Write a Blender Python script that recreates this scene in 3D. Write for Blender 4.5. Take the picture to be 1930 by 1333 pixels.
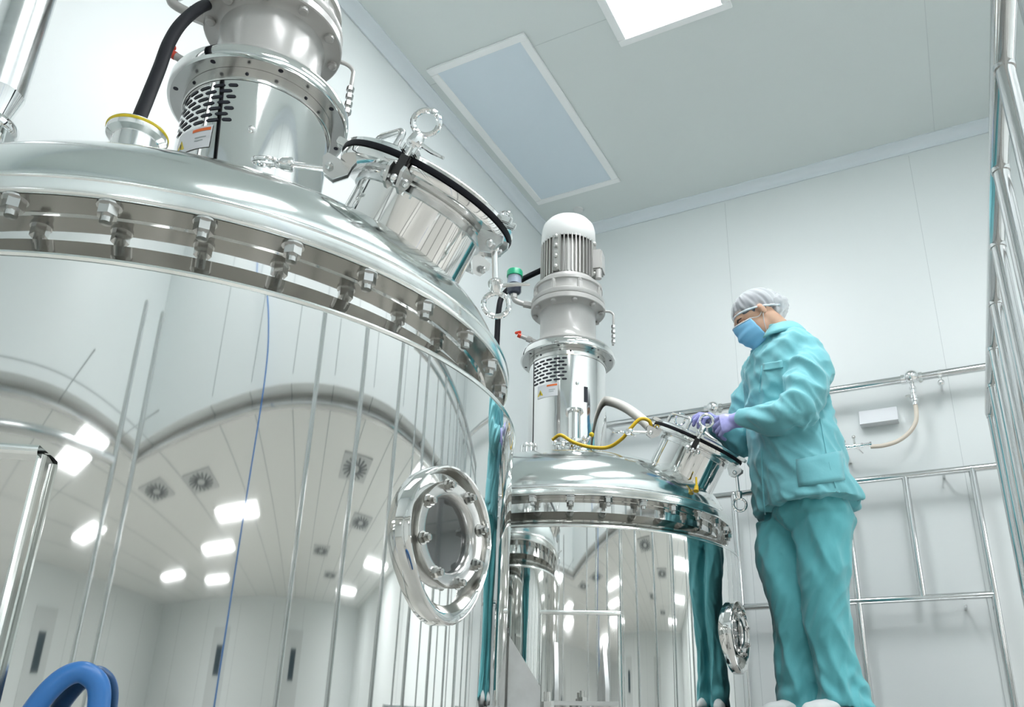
import bpy, bmesh, math, random
import numpy as np
from mathutils import Vector, Matrix, Quaternion, noise
random.seed(7)
for o in list(bpy.data.objects): bpy.data.objects.remove(o)
scene = bpy.context.scene
COL = scene.collection
PI = math.pi
EYE = 1.25                      # height of the camera above the floor; every z below is relative to it
def W(p): return Vector((p[0], p[1], p[2] + EYE))

# ------------------------------------------------------------------ camera, world, exposure
YAW, PITCH, ROLL, FPX, PCX, PCY = 0.454685758, 0.369323469, 0.0115996418, 1532.16898, 1051.11673, 781.858324
cam_d = bpy.data.cameras.new('camera'); cam = bpy.data.objects.new('camera', cam_d); COL.objects.link(cam)
_f = Vector((-math.sin(YAW)*math.cos(PITCH), math.cos(YAW)*math.cos(PITCH), math.sin(PITCH)))
_r0 = Vector((math.cos(YAW), math.sin(YAW), 0)); _u0 = _r0.cross(_f)
_r = _r0*math.cos(ROLL) + _u0*math.sin(ROLL); _u = -_r0*math.sin(ROLL) + _u0*math.cos(ROLL)
mw = Matrix((_r, _u, -_f)).transposed().to_4x4(); mw.translation = W((0, 0, 0)); cam.matrix_world = mw
cam_d.sensor_width = 36; cam_d.sensor_fit = 'HORIZONTAL'; cam_d.lens = 36*FPX/1930
cam_d.shift_x = (965-PCX)/1930; cam_d.shift_y = (PCY-666.5)/1930
cam_d.clip_start = 0.02; cam_d.clip_end = 60
scene.camera = cam
w = bpy.data.worlds.new('world'); scene.world = w; w.use_nodes = True
w.node_tree.nodes['Background'].inputs[0].default_value = (0.75, 0.85, 0.9, 1)
w.node_tree.nodes['Background'].inputs[1].default_value = 0.3
LAMP = 20.5
scene.view_settings.view_transform = 'Standard'; scene.view_settings.look = 'None'
scene.view_settings.exposure = 0.0; scene.view_settings.gamma = 1
scene.view_settings.use_curve_mapping = False
scene.cycles.max_bounces = 10; scene.cycles.glossy_bounces = 8; scene.cycles.diffuse_bounces = 5
scene.cycles.transmission_bounces = 8; scene.cycles.sample_clamp_indirect = 6
scene.cycles.caustics_reflective = False; scene.cycles.caustics_refractive = False

def ray(px, py):
    return _f + _r*((px-PCX)/FPX) - _u*((py-PCY)/FPX)
def at(px, py, Y):              # point of the photograph's pixel ray at depth y = Y
    d = ray(px, py); return d*(Y/d.y)

# ------------------------------------------------------------------ materials
def mat(name, color, rough=0.5, metal=0.0, bump=None, var=None, spec=0.5, trans=0, emit=None, coat=0, ior=None, alpha=None, sheen=0, aniso=0):
    m = bpy.data.materials.new(name); m.use_nodes = True
    nt = m.node_tree; b = nt.nodes['Principled BSDF']
    b.inputs['Base Color'].default_value = (*color, 1); b.inputs['Roughness'].default_value = rough
    b.inputs['Metallic'].default_value = metal; b.inputs['Specular IOR Level'].default_value = spec
    if trans: b.inputs['Transmission Weight'].default_value = trans
    if ior: b.inputs['IOR'].default_value = ior
    if coat: b.inputs['Coat Weight'].default_value = coat; b.inputs['Coat Roughness'].default_value = 0.1
    if alpha is not None: b.inputs['Alpha'].default_value = alpha
    if sheen: b.inputs['Sheen Weight'].default_value = sheen
    if emit:
        b.inputs['Emission Color'].default_value = (*emit[0], 1); b.inputs['Emission Strength'].default_value = emit[1]
    tc = nt.nodes.new('ShaderNodeTexCoord')
    if var:                     # (scale xyz, colour 2, amount)
        mp = nt.nodes.new('ShaderNodeMapping'); mp.inputs['Scale'].default_value = var[0]
        n = nt.nodes.new('ShaderNodeTexNoise'); n.inputs['Scale'].default_value = 1; n.inputs['Detail'].default_value = 4
        mx = nt.nodes.new('ShaderNodeMix'); mx.data_type = 'RGBA'
        mx.inputs['A'].default_value = (*color, 1); mx.inputs['B'].default_value = (*var[1], 1)
        r = nt.nodes.new('ShaderNodeValToRGB'); r.color_ramp.elements[0].position = .35; r.color_ramp.elements[1].position = .7
        nt.links.new(tc.outputs['Object'], mp.inputs[0]); nt.links.new(mp.outputs[0], n.inputs['Vector'])
        nt.links.new(n.outputs['Fac'], r.inputs[0]); nt.links.new(r.outputs[0], mx.inputs['Factor'])
        nt.links.new(mx.outputs['Result'], b.inputs['Base Color'])
    if bump:                    # (scale xyz, strength, distance)
        mp = nt.nodes.new('ShaderNodeMapping'); mp.inputs['Scale'].default_value = bump[0]
        n = nt.nodes.new('ShaderNodeTexNoise'); n.inputs['Scale'].default_value = 1; n.inputs['Detail'].default_value = bump[3] if len(bump) > 3 else 2
        bp = nt.nodes.new('ShaderNodeBump'); bp.inputs['Strength'].default_value = bump[1]; bp.inputs['Distance'].default_value = bump[2]
        nt.links.new(tc.outputs['Object'], mp.inputs[0]); nt.links.new(mp.outputs[0], n.inputs['Vector'])
        nt.links.new(n.outputs['Fac'], bp.inputs['Height']); nt.links.new(bp.outputs[0], b.inputs['Normal'])
    return m
M = {}
M['jacket'] = mat('polished_jacket_steel', (.765, .775, .765), .035, 1, bump=((3.2, 3.2, 1.1), .22, .012, 1))
M['mirror'] = mat('mirror_steel', (.80, .80, .79), .05, 1, bump=((5, 5, 5), .12, .004, 1))
M['dome'] = mat('dome_steel', (.77, .81, .80), .13, 1, bump=((4, 4, 4), .12, .005, 1))
M['satin'] = mat('satin_steel', (.74, .75, .75), .22, 1, var=((8, 8, 60), (.66, .67, .67), 1))
M['rim'] = mat('rim_steel', (.86, .89, .88), .16, 1)
M['bolt'] = mat('bolt_steel', (.70, .70, .68), .18, 1)
M['pipe'] = mat('pipe_steel', (.66, .67, .67), .13, 1)
M['plate'] = mat('matt_plate_steel', (.56, .575, .575), .38, 1, var=((30, 30, 30), (.5, .51, .51), 1))
M['shaded_steel'] = mat('shaded_steel_face', (.36, .355, .33), .16, 1, bump=((9, 9, 9), .2, .004, 2))  # dark floor reflection under the flange, painted into the steel colour
M['portsteel'] = mat('port_steel', (.60, .60, .59), .2, 1)
M['nut'] = mat('nut_steel', (.50, .50, .485), .2, 1)
M['darkhole'] = mat('dark_opening', (.012, .014, .025), .6)
M['paint'] = mat('grey_machine_paint', (.47, .465, .45), .28, 0, bump=((60, 60, 60), .06, .002), coat=.3)
M['whitepaint'] = mat('white_machine_paint', (.76, .77, .76), .32, coat=.2)
M['fin'] = mat('cast_fin_metal', (.50, .50, .48), .35, .55)
M['rubber'] = mat('black_rubber', (.008, .009, .013), .6, spec=.2)
M['black'] = mat('black_plastic', (.02, .02, .02), .35)
M['yellow'] = mat('yellow_gasket', (.80, .62, .02), .45)
M['yellowcable'] = mat('yellow_cable', (.88, .58, .02), .35)
M['orange'] = mat('orange_print', (.85, .18, .04), .5)
M['red'] = mat('red_cap', (.75, .07, .03), .4)
M['label'] = mat('label_paper', (.80, .82, .85), .4)
M['green'] = mat('green_cap', (.02, .38, .20), .35)
M['clear'] = mat('clear_cup', (.75, .85, .95), .05, trans=.9, ior=1.1, alpha=.3)
M['cupair'] = mat('cup_upper', (.50, .58, .70), .3)
M['grease'] = mat('dark_grease', (.035, .04, .07), .25)
M['glass'] = mat('sight_glass', (.012, .018, .02), .03, 0, spec=.7, coat=1)
M['lidglass'] = mat('manway_lid_steel', (.80, .82, .82), .14, 1)
M['bluehose'] = mat('blue_hose', (.03, .17, .48), .38)
M['whitehose'] = mat('white_hose', (.80, .78, .73), .4, spec=.4)
M['beigehose'] = mat('beige_hose', (.76, .68, .58), .35)
M['wall'] = mat('clean_room_wall', (.80, .845, .845), .38, spec=.5, bump=((1.5, 1.5, 1.5), .05, .01))
M['ceiling'] = mat('clean_room_ceiling', (.73, .78, .77), .5, spec=.3, bump=((1.2, 1.2, 1.2), .04, .01))
M['lowceil'] = mat('lower_hall_ceiling', (.88, .90, .88), .5)
M['cove'] = mat('cove_trim', (.80, .86, .90), .4)
M['faintseam'] = mat('faint_seam', (.60, .645, .65), .6)
M['seam'] = mat('panel_seam', (.42, .47, .48), .6)
M['floor'] = mat('vinyl_floor', (.56, .55, .52), .3, var=((2, 2, 2), (.52, .51, .48), 1))
M['frame'] = mat('lamp_frame', (.95, .97, .97), .4)
M['off'] = mat('unlit_diffuser', (.70, .79, .86), .35)
M['lit'] = mat('lit_diffuser', (1, 1, 1), .5, emit=((.97, .985, 1.0), LAMP))
M['vent'] = mat('vent_grille', (.60, .63, .63), .5)
M['ventdark'] = mat('vent_slot', (.12, .14, .15), .6)
M['door'] = mat('door_leaf', (.66, .70, .70), .35)
M['doorglass'] = mat('door_window', (.05, .08, .10), .08)
M['chrome'] = mat('chrome', (.88, .88, .88), .06, 1)

# ------------------------------------------------------------------ mesh builder
class MB:
    def __init__(s): s.v = []; s.f = []; s.mi = []; s.cur = 0
    def add(s, vs, fs, T=None):
        n = len(s.v)
        s.v += [tuple(T @ Vector(v)) if T is not None else tuple(v) for v in vs]
        s.f += [tuple(i+n for i in f) for f in fs]; s.mi += [s.cur]*len(fs); return s
    def box(s, c, size, T=None, bev=0):
        x, y, z = [k/2 for k in size]
        if bev:
            bm = bmesh.new(); bmesh.ops.create_cube(bm, size=1)
            for v in bm.verts: v.co = Vector((v.co.x*size[0], v.co.y*size[1], v.co.z*size[2]))
            bmesh.ops.bevel(bm, geom=bm.edges[:], offset=bev, segments=2, affect='EDGES')
            bm.verts.index_update()
            s.add([v.co + Vector(c) for v in bm.verts], [[v.index for v in f.verts] for f in bm.faces], T); bm.free(); return s
        vs = [(c[0]+a*x, c[1]+b*y, c[2]+d*z) for a in (-1, 1) for b in (-1, 1) for d in (-1, 1)]
        return s.add(vs, [(0,1,3,2),(4,6,7,5),(0,4,5,1),(2,3,7,6),(0,2,6,4),(1,5,7,3)], T)
    def lathe(s, prof, n=48, T=None, a0=0, a1=None, cap=True):   # prof: (r, z) list
        full = a1 is None; a1 = 2*PI if full else a1
        m = n if full else n+1; vs = []
        for r, z in prof:
            for i in range(m):
                a = a0 + (a1-a0)*i/n; vs.append((r*math.cos(a), r*math.sin(a), z))
        fs = []
        for j in range(len(prof)-1):
            for i in range(n):
                i2 = (i+1) % m if full else i+1
                fs.append((j*m+i, j*m+i2, (j+1)*m+i2, (j+1)*m+i))
        if cap and full:
            if prof[0][0] > 1e-5: fs.append(tuple(reversed(range(m))))
            if prof[-1][0] > 1e-5: fs.append(tuple((len(prof)-1)*m+i for i in range(m)))
        return s.add(vs, fs, T)
    def tube(s, pts, r, n=12, T=None, closed=False, cap=True):
        pts = [Vector(p) for p in pts]; k = len(pts); rs = r if isinstance(r, (list, tuple)) else [r]*k
        vs = []; up = None
        for i, p in enumerate(pts):
            if closed: t = pts[(i+1) % k]-pts[i-1]
            else: t = pts[min(i+1, k-1)]-pts[max(i-1, 0)]
            t.normalize()
            if up is None: up = t.orthogonal().normalized()
            up = (up - t*up.dot(t)).normalized(); b = t.cross(up)
            for j in range(n):
                a = 2*PI*j/n; vs.append(p + (up*math.cos(a)+b*math.sin(a))*rs[i])
        fs = []
        for i in range(k if closed else k-1):
            for j in range(n):
                i2 = (i+1) % k
                fs.append((i*n+j, i*n+(j+1) % n, i2*n+(j+1) % n, i2*n+j))
        if cap and not closed: fs += [tuple(reversed(range(n))), tuple((k-1)*n+j for j in range(n))]
        return s.add(vs, fs, T)
    def prism(s, poly, d, T=None):      # poly in xy, thickness d along +z
        n = len(poly); vs = [(x, y, 0) for x, y in poly]+[(x, y, d) for x, y in poly]
        fs = [tuple(reversed(range(n))), tuple(range(n, 2*n))]+[(i, (i+1) % n, n+(i+1) % n, n+i) for i in range(n)]
        return s.add(vs, fs, T)
    def ball(s, c, r, n=14, T=None, sc=(1, 1, 1)):
        m = n//2; prof = []
        vs = [(c[0], c[1], c[2]-r*sc[2])]; fs = []
        for j in range(1, m):
            a = -PI/2+PI*j/m
            for i in range(n):
                b = 2*PI*i/n; vs.append((c[0]+r*sc[0]*math.cos(a)*math.cos(b), c[1]+r*sc[1]*math.cos(a)*math.sin(b), c[2]+r*sc[2]*math.sin(a)))
        vs.append((c[0], c[1], c[2]+r*sc[2])); L = len(vs)-1
        for i in range(n):
            fs.append((0, 1+(i+1) % n, 1+i)); fs.append((L, L-n+i, L-n+(i+1) % n))
            for j in range(m-2):
                a = 1+j*n; fs.append((a+i, a+(i+1) % n, a+n+(i+1) % n, a+n+i))
        return s.add(vs, fs, T)
    def mesh(s, name, mats, smooth=35):
        me = bpy.data.meshes.new(name); me.from_pydata(s.v, [], s.f)
        for m in (mats if isinstance(mats, (list, tuple)) else [mats]): me.materials.append(m)
        for p, i in zip(me.polygons, s.mi): p.material_index = i
        bm = bmesh.new(); bm.from_mesh(me); bmesh.ops.recalc_face_normals(bm, faces=bm.faces[:]); bm.to_mesh(me); bm.free()
        if smooth:
            me.shade_smooth(); me.set_sharp_from_angle(angle=math.radians(smooth))
        me.update(); return me
    def build(s, name, mats, parent=None, smooth=35, loc=None, rot=None):
        return link(name, s.mesh(name, mats, smooth), parent, loc, rot)
def link(name, me, parent=None, loc=None, rot=None):
    o = bpy.data.objects.new(name, me); COL.objects.link(o)
    if parent: o.parent = parent
    if loc is not None: o.location = loc
    if rot is not None: o.rotation_euler = rot
    return o
def tag(o, label=None, cat=None, group=None, kind=None):
    if label: o['label'] = label
    if cat: o['category'] = cat
    if group: o['group'] = group
    if kind: o['kind'] = kind
    return o
def thing(name, label, cat, loc=(0, 0, 0), group=None, rz=0):
    o = bpy.data.objects.new(name, None); COL.objects.link(o); o.location = W(loc); o.rotation_euler = (0, 0, rz)
    o.empty_display_size = .1
    return tag(o, label, cat, group)
def struct(name, mb, m, smooth=None):
    return tag(mb.build(name, m, smooth=smooth), kind='structure')
def copy_obj(o, parent=None):
    c = o.copy(); COL.objects.link(c)
    if parent: c.parent = parent
    return c
def frame(o, n, e):                # matrix: z axis = n, x axis = e, origin o
    n = Vector(n).normalized(); e = Vector(e); e = (e - n*e.dot(n)).normalized(); u = n.cross(e)
    m = Matrix((e, u, n)).transposed().to_4x4(); m.translation = Vector(o); return m
def spline(P, n=8):
    P = [Vector(p) for p in P]; out = []
    Q = [P[0]*2-P[1]]+P+[P[-1]*2-P[-2]]
    for i in range(1, len(Q)-2):
        for k in range(n):
            t = k/n; a, b, c, d = Q[i-1], Q[i], Q[i+1], Q[i+2]
            out.append(.5*((2*b)+(c-a)*t+(2*a-5*b+4*c-d)*t*t+(3*b-a-3*c+d)*t**3))
    return out+[P[-1]]
def hexa(mb, r, z0, z1, T=None):
    return mb.prism([(r*math.cos(PI/3*i), r*math.sin(PI/3*i)) for i in range(6)], z1-z0, (T or Matrix())@Matrix.Translation((0, 0, z0)))

# ------------------------------------------------------------------ room: a high bay around the tanks, opening under a bulkhead into a lower hall
H = 3.5; HL = 1.38; XL = -2.401; YB = 4.753; XS = 1.5; YS = -2.3; XR = 11.4; YF = -8.6; FL = -EYE
def slab(name, x0, x1, y0, y1, z0, z1, m):
    q = MB(); q.box(((x0+x1)/2, (y0+y1)/2, (z0+z1)/2+EYE), (x1-x0, y1-y0, z1-z0)); return struct(name, q, m)
slab('floor', XL-.15, XR+.15, YF-.15, YB+.15, FL-.1, FL, M['floor'])
slab('wall_left', XL-.12, XL, YF-.12, YB+.12, FL, H, M['wall'])
slab('wall_right', XR, XR+.12, YF-.12, YB+.12, FL, HL, M['wall'])
slab('wall_back', XL, XR, YB, YB+.12, FL, H, M['wall'])
slab('wall_front', XL, XR, YF-.12, YF, FL, HL, M['wall'])
slab('wall_bulkhead_right', XS, XS+.12, YS, YB, HL, H, M['wall'])
slab('wall_bulkhead_front', XL, XS+.12, YS-.12, YS, HL, H, M['wall'])
slab('ceiling', XL-.15, XS+.15, YS-.15, YB+.15, H, H+.1, M['ceiling'])
slab('ceiling_lower_right', XS+.12, XR+.12, YF-.12, YB+.12, HL, HL+.1, M['lowceil'])
slab('ceiling_lower_front', XL, XS+.12, YF-.12, YS-.12, HL, HL+.1, M['lowceil'])
# coving: rounded quarter profile with a small lip, along the ceiling edges
def cove(name, a, b, inward):
    a = W(a); b = W(b); i = Vector(inward)
    prof = [(0, 0), (.002, -.062), (.010, -.062), (.012, -.052)] + [(.012+.052*(1-math.cos(t)), -.052+.042*math.sin(t)) for t in np.linspace(0, PI/2, 7)] + [(.072, -.008), (.072, 0)]
    vs = []
    for p in (a, b):
        for x, z in prof: vs.append(p + i*x + Vector((0, 0, z)))
    n = len(prof); fs = [(k, (k+1) % n, n+(k+1) % n, n+k) for k in range(n)]+[tuple(range(n)), tuple(reversed(range(n, 2*n)))]
    m = MB(); m.add(vs, fs); struct(name, m, M['cove'], smooth=40)
cove('trim_1', (XL, YS, H), (XL, YB, H), (1, 0, 0)); cove('trim_2', (XL, YB, H), (XS, YB, H), (0, -1, 0))
cove('trim_3', (XS, YS, H), (XS, YB, H), (-1, 0, 0)); cove('trim_4', (XL, YS, H), (XS, YS, H), (0, 1, 0))
k = 5
def seam(c, size, m='seam'):
    global k
    q = MB(); q.box((c[0], c[1], c[2]+EYE), size); struct('trim_%d' % k, q, M[m]); k += 1
seam((.135, YB-.0005, 1.12), (.0025, .002, 4.6), 'faintseam'); seam((-1.05, YB-.0005, 1.12), (.0025, .002, 4.6), 'faintseam')
seam(((XL+XS)/2, 3.02, H-.0005), (XS-XL, .0025, .002), 'faintseam'); seam((.30, (YS+YB)/2, H-.0005), (.0025, YB-YS, .002), 'faintseam')
for y in (-.9, -.3, .3, .9, 1.5, 2.1, 2.7, 3.3, 3.9, 4.5):
    seam((XS-.001, y, (H+HL)/2), (.004, .012, H-HL-.1))
    seam(((XS+XR)/2, y, HL-.001), (XR-XS, .014, .004))
for y in (-2.1, -3.3, -4.5, -5.7, -6.9): seam(((XL+XR)/2, y, HL-.001), (XR-XL, .014, .004))
for x in (-1.2, 0, 1.2): seam((x, YF/2, HL-.001), (.014, -YF-3.2, .004))
for x in (2.4, 4.8, 7.2, 9.6): seam((x, YB-.001, .05), (.012, .004, 2.4)); seam((x, YF+.001, .05), (.012, .004, 2.4))
for y in (-7, -5, -3, -1, 1, 3): seam((XR-.001, y, .05), (.004, .012, 2.4))
# doors at the far end of the hall, seen small in the polished tanks
def door(n, c, along):
    m = MB(); sz = (.05, 1.0, 2.1) if along == 'y' else (1.0, .05, 2.1)
    m.box((c[0], c[1], 1.05), sz, bev=.004); d = struct('door_%d' % n, m, M['door'])
    m = MB(); s2 = (.056, .34, .5) if along == 'y' else (.34, .056, .5)
    m.box((c[0], c[1], 1.55), s2); m.build('door_window', M['doorglass'], d)
door(1, (XR-.02, .6), 'y'); door(2, (XR-.02, -3.9), 'y'); door(3, (3.6, YF+.02), 'x')

# ceiling fittings
def panel(x0, x1, y0, y1, lit, label, group=None, fw=.047, z=None):
    z = H if z is None else z
    cx, cy = (x0+x1)/2, (y0+y1)/2; w_, h_ = x1-x0, y1-y0
    t = thing('ceiling_light', label, 'ceiling light', (cx, cy, z), group)
    m = MB(); dz = .014
    for sx, sy, ww, hh in ((0, 1, w_, fw), (0, -1, w_, fw), (1, 0, fw, h_-2*fw), (-1, 0, fw, h_-2*fw)):
        m.box((sx*(w_-fw)/2, sy*(h_-fw)/2, -dz/2), (ww, hh, dz), bev=.003)
    m.build('lamp_frame', M['frame'], t)
    m = MB(); m.box((0, 0, -.005), (w_-2*fw, h_-2*fw, .006)); m.build('diffuser', M['lit' if lit else 'off'], t)
    return t
panel(-2.28, -1.65, 2.905, 4.31, False, 'long unlit ceiling light with blue-grey diffuser above the left wall')
panel(-1.213, -.595, 1.81, 3.22, True, 'bright lit ceiling light at the top edge of the picture')
panel(.30, .92, 1.2, 2.6, True, 'lit ceiling light out of the frame at upper right, beside the bulkhead')
panel(.30, .92, -.95, .46, True, 'added fill light out of the frame behind the camera, in the high bay')  # unseen panel, added as fill for the high bay
grp = 'lit ceiling lights of the lower hall'
for x, y in ((.55, -3.75), (3.9, -1.9), (5.6, -3.1), (8.4, -4.2), (7.2, -6.0), (9.0, 2.6), (3.4, 3.1), (6.0, 3.2), (1.9, 2.9), (2.6, -6.2), (-1.6, -6.6)):  # lamp just past the right bulkhead is added to light the lower rear wall
    panel(x, x+.62, y, y+1.22, True, 'bright ceiling light of the lower hall, seen only in the tank reflections', grp, z=HL)
def vent(x, y):
    t = thing('ceiling_vent', 'square ceiling vent with swirl slots, seen only in reflections', 'vent', (x, y, HL), 'swirl vents of the lower hall')
    m = MB(); m.box((0, 0, -.006), (.62, .62, .012), bev=.003); m.build('face_plate', M['vent'], t)
    for q in range(16):
        T = Matrix.Rotation(2*PI*q/16, 4, 'Z') @ Matrix.Translation((.175, .03, -.0135)) @ Matrix.Rotation(.5, 4, 'Z')
        m = MB(); m.box((0, 0, 0), (.19, .036, .003), T); m.build('vent_slot', M['ventdark'], t)
for x, y in ((2.8, 1.6), (4.4, 2.3), (6.2, 1.3), (8.0, 2.0), (2.7, -2.8), (2.9, -1.75)): vent(x, y)
for x, y, l in ((-2.198, 4.536, 'small round white ceiling sensor nearer the corner'), (-2.048, 4.49, 'small round white ceiling sensor nearer the lamp panel')):
    m = MB(); m.lathe([(.0, -.018), (.022, -.017), (.034, -.010), (.037, 0)], 24)
    tag(m.build('ceiling_sensor', M['whitepaint'], loc=W((x, y, H))), l, 'sensor')

# ------------------------------------------------------------------ reactor tanks (both of one build); S = radius of the flange
S = .67
def make_tank(name, label, cx, cy, dz, mh, lugs, port=True):
    """axis (cx, cy); z given relative to camera + dz; mh = manway (phi, tau, rho, zr, r) in units of S"""
    t = thing(name, label, 'tank', (cx, cy, -1.25))
    B = -1.25
    def L(z): return z - B + dz            # relative height -> local height
    z_fb, z_ft = 1.040*S, 1.092*S
    zj = .885*S
    # insulation jacket with rounded lower edge, open inside of shoulder
    m = MB(); m.lathe([(.55, L(-.86)), (.645, L(-.80)), (.680, L(-.72)), (.687, L(-.66)), (.687, L(zj-.006)), (.684, L(zj)), (.675, L(zj+.006)), (.622, L(zj+.058)), (.612, L(zj+.062))], 160)
    m.build('jacket', M['jacket'], t, smooth=25)
    m = MB()
    m.lathe([(.6885, L(zj-.010)), (.6905, L(zj-.006)), (.6885, L(zj-.002))], 160, cap=False); m.build('weld_bead', M['rim'], t)
    m = MB(); m.lathe([(.6185, L(zj+.03)), (.6185, L(z_fb-.003)), (.6235, L(z_fb-.001)), (.6235, L(z_fb+.004))], 160, cap=False); m.build('shell', M['mirror'], t)
    m = MB(); m.lathe([(.612, L(z_fb)+.0), (.666, L(z_fb)+.0)], 160, cap=False); m.build('flange_underside', M['shaded_steel'], t, smooth=0)
    m = MB(); m.lathe([(.612, L(z_fb)+.001), (.666, L(z_fb)+.001), (.6695, L(z_fb+.003)), (.6710, L(z_fb+.007)), (.6710, L(z_ft-.009)), (.6725, L(z_ft-.0075)), (.6732, L(z_ft-.005)), (.6725, L(z_ft-.002)), (.670, L(z_ft)), (.640, L(z_ft))], 160)
    m.build('flange', M['rim'], t, smooth=40)
    prof = []
    for q in np.linspace(0, PI/2, 46):
        c = max(math.cos(q), 0); prof.append((.650*c**.85 if c > 1e-6 else 0, L(z_ft)+.006+.255*math.sin(q)))
    prof = [(.652, L(z_ft)-.004)]+prof
    m = MB(); m.lathe(prof, 160, cap=False); m.build('dome', M['dome'], t, smooth=60)
    m = MB(); m.lathe([(.6555, L(z_ft)-.002), (.6575, L(z_ft)+.003), (.653, L(z_ft)+.008)], 120, cap=False); m.build('flange_weld', M['satin'], t)
    # hexagon nuts with studs under the flange
    bm_ = MB(); bm_.lathe([(.0175, -.003), (.0175, 0)], 16); hexa(bm_, .0148, -.019, -.003)
    bm_.lathe([(.0085, -.030), (.0085, -.018)], 12); bm_.lathe([(.0, -.0305), (.0085, -.030)], 12, cap=False)
    me = bm_.mesh('flange_nut', M['portsteel'], 30)
    for i in range(32):
        a = -1.1086+.1954*i*(2*PI/32/.1954)
        r = .9895*S-.010
        link('flange_nut', me, t, (r*math.cos(a), r*math.sin(a), L(z_fb)), (0, 0, a+.3*(i % 5)))
    # nuts and stud heads showing on the dome side of the flange
    # support lugs: pad, two gussets, top plate, foot plate, bolt
    for az in lugs:
        T = Matrix.Rotation(math.radians(az), 4, 'Z')
        m = MB(); hw = .175
        m.lathe([(.688, L(-.05)), (.708, L(-.045)), (.708, L(.300)), (.704, L(.306)), (.688, L(.307))], 20, T, -hw, hw, cap=False)
        vs = []; 
        for s in (-1, 1):
            a = s*hw; m.add([(r*math.cos(a), r*math.sin(a), z) for r, z in ((.686, L(-.05)), (.708, L(-.045)), (.708, L(.302)), (.686, L(.307)))], [(0, 1, 2, 3)], T)
        if az == 29: m = MB(); m.lathe([(.686, L(-.05)), (.691, L(-.045)), (.691, L(.19)), (.686, L(.195))], 12, T, .02, .13, cap=False)
        lug = m.build('support_lug', M['mirror'], t, smooth=30)
        if az != 29: m = MB(); m.lathe([(.690, L(.298)), (.722, L(.298)), (.724, L(.301)), (.724, L(.307)), (.722, L(.310)), (.690, L(.310))], 20, T, -hw, hw, cap=False); m.build('top_plate', M['rim'], lug) if az != 29 else None
        for s_ in ((-1, 1) if az != 29 else ()): m = MB(); m.tube([T @ Vector((.708*math.cos(s_*hw), .708*math.sin(s_*hw), L(z_))) for z_ in (-.05, .302)], .0055, 10); m.build('edge_bead', M['rim'], lug)
        for s in ((-1, 1) if az != 29 else (1,)):
            m = MB(); P = [(.698, .225), (.772, .085), (.772, .040), (.698, .040)] if az != 29 else [(.680, .195), (.757, .080), (.757, .040), (.680, .040)]
            yv = s*.075
            vs = [(x, yv-.006, L(z)) for x, z in P]+[(x, yv+.006, L(z)) for x, z in P]
            m.add(vs, [(0, 1, 2, 3), (7, 6, 5, 4)]+[(i, (i+1) % 4, 4+(i+1) % 4, 4+i) for i in range(4)], T)
            m.build('gusset', M['plate'], lug)
        m = MB(); m.box((.745, 0 if az != 29 else .06, L(.033)), (.13, .21 if az != 29 else .09, .012), T, bev=.002); m.build('foot_plate', M['satin'], lug)
        m = MB(); hexa(m, .014, 0, .012, T @ Matrix.Translation((.77, 0 if az != 29 else .045, L(.039)))); m.lathe([(.007, 0), (.007, .03), (0, .031)], 12, T @ Matrix.Translation((.77, 0 if az != 29 else .045, L(.039)))); m.build('anchor_bolt', M['bolt'], lug)
        m = MB(); m.tube([(.77, 0, L(.036)), (.77, 0, 0.0)], .035, 20, T); m.lathe([(.08, 0), (.08, .012)], 20, T @ Matrix.Translation((.77, 0, 0))); m.build('leg', M['pipe'], t)
    # round sight port
    if port:
        az = math.radians(-3.0); zc = .290
        o = Vector((.684*math.cos(az), .684*math.sin(az), L(zc))); n = Vector((math.cos(az), math.sin(az), 0))
        T = frame(o, n, Vector((-math.sin(az), math.cos(az), 0)))     # x = tangent, y = up or down, z = out
        up = 1 if (T.to_3x3() @ Vector((0, 1, 0))).z > 0 else -1
        m = MB(); N = 72; rings = []
        def rad(a, r0, k):      # drop shape: pointed lip at the bottom
            d = math.cos(a); d = max(0, d)**5
            return r0*(1+k*d)
        spec = [(.112, -.030, .28), (.1115, .001, .28), (.1098, .0045, .27), (.107, .004, .25), (.104, -.001, .19), (.099, -.018, .10), (.094, -.022, 0), (.05, -.022, 0)]
        vs = []
        for r0, z, kk in spec:
            for i in range(N):
                th = 2*PI*i/N; rr = rad(th+PI/2 if up > 0 else th-PI/2, r0, kk)
                # keep the outer edge close to the curved jacket
                x, y = rr*math.cos(th), rr*math.sin(th); sag = -(.687-math.sqrt(max(.687**2-x*x, 0)))*(1 if r0 > .12 else .15)
                vs.append((x, y, z+sag+.004))
        fs = [(j*N+i, j*N+(i+1) % N, (j+1)*N+(i+1) % N, (j+1)*N+i) for j in range(len(spec)-1) for i in range(N)]
        m.add(vs, fs, T @ Matrix.Translation((0, 0, .014)))
        m.mi = [1 if q >= 4*N else 0 for q in range(len(m.f))]; sp = m.build('sight_port', [M['mirror'], M['shaded_steel']], t, smooth=40)  # recess faces darker than the rim, shade put into the colour
        T2 = T @ Matrix.Translation((0, 0, .012))
        m = MB(); m.lathe([(.084, -.016), (.086, .003), (.084, .007), (.070, .006), (.064, .003), (.060, -.002), (.060, -.012)], 64, T2, cap=False); m.build('port_flange', M['portsteel'], sp, smooth=40)
        m = MB(); m.lathe([(.0, -.009), (.062, -.009)], 48, T2, cap=False); m.build('port_glass', M['glass'], sp)
        bb = MB(); bb.lathe([(.011, 0), (.011, .002)], 16); hexa(bb, .0088, .002, .009); bb.lathe([(.0055, .008), (.0055, .015), (0, .017)], 12, cap=False)
        me = bb.mesh('port_bolt', M['nut'], 30)
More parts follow.
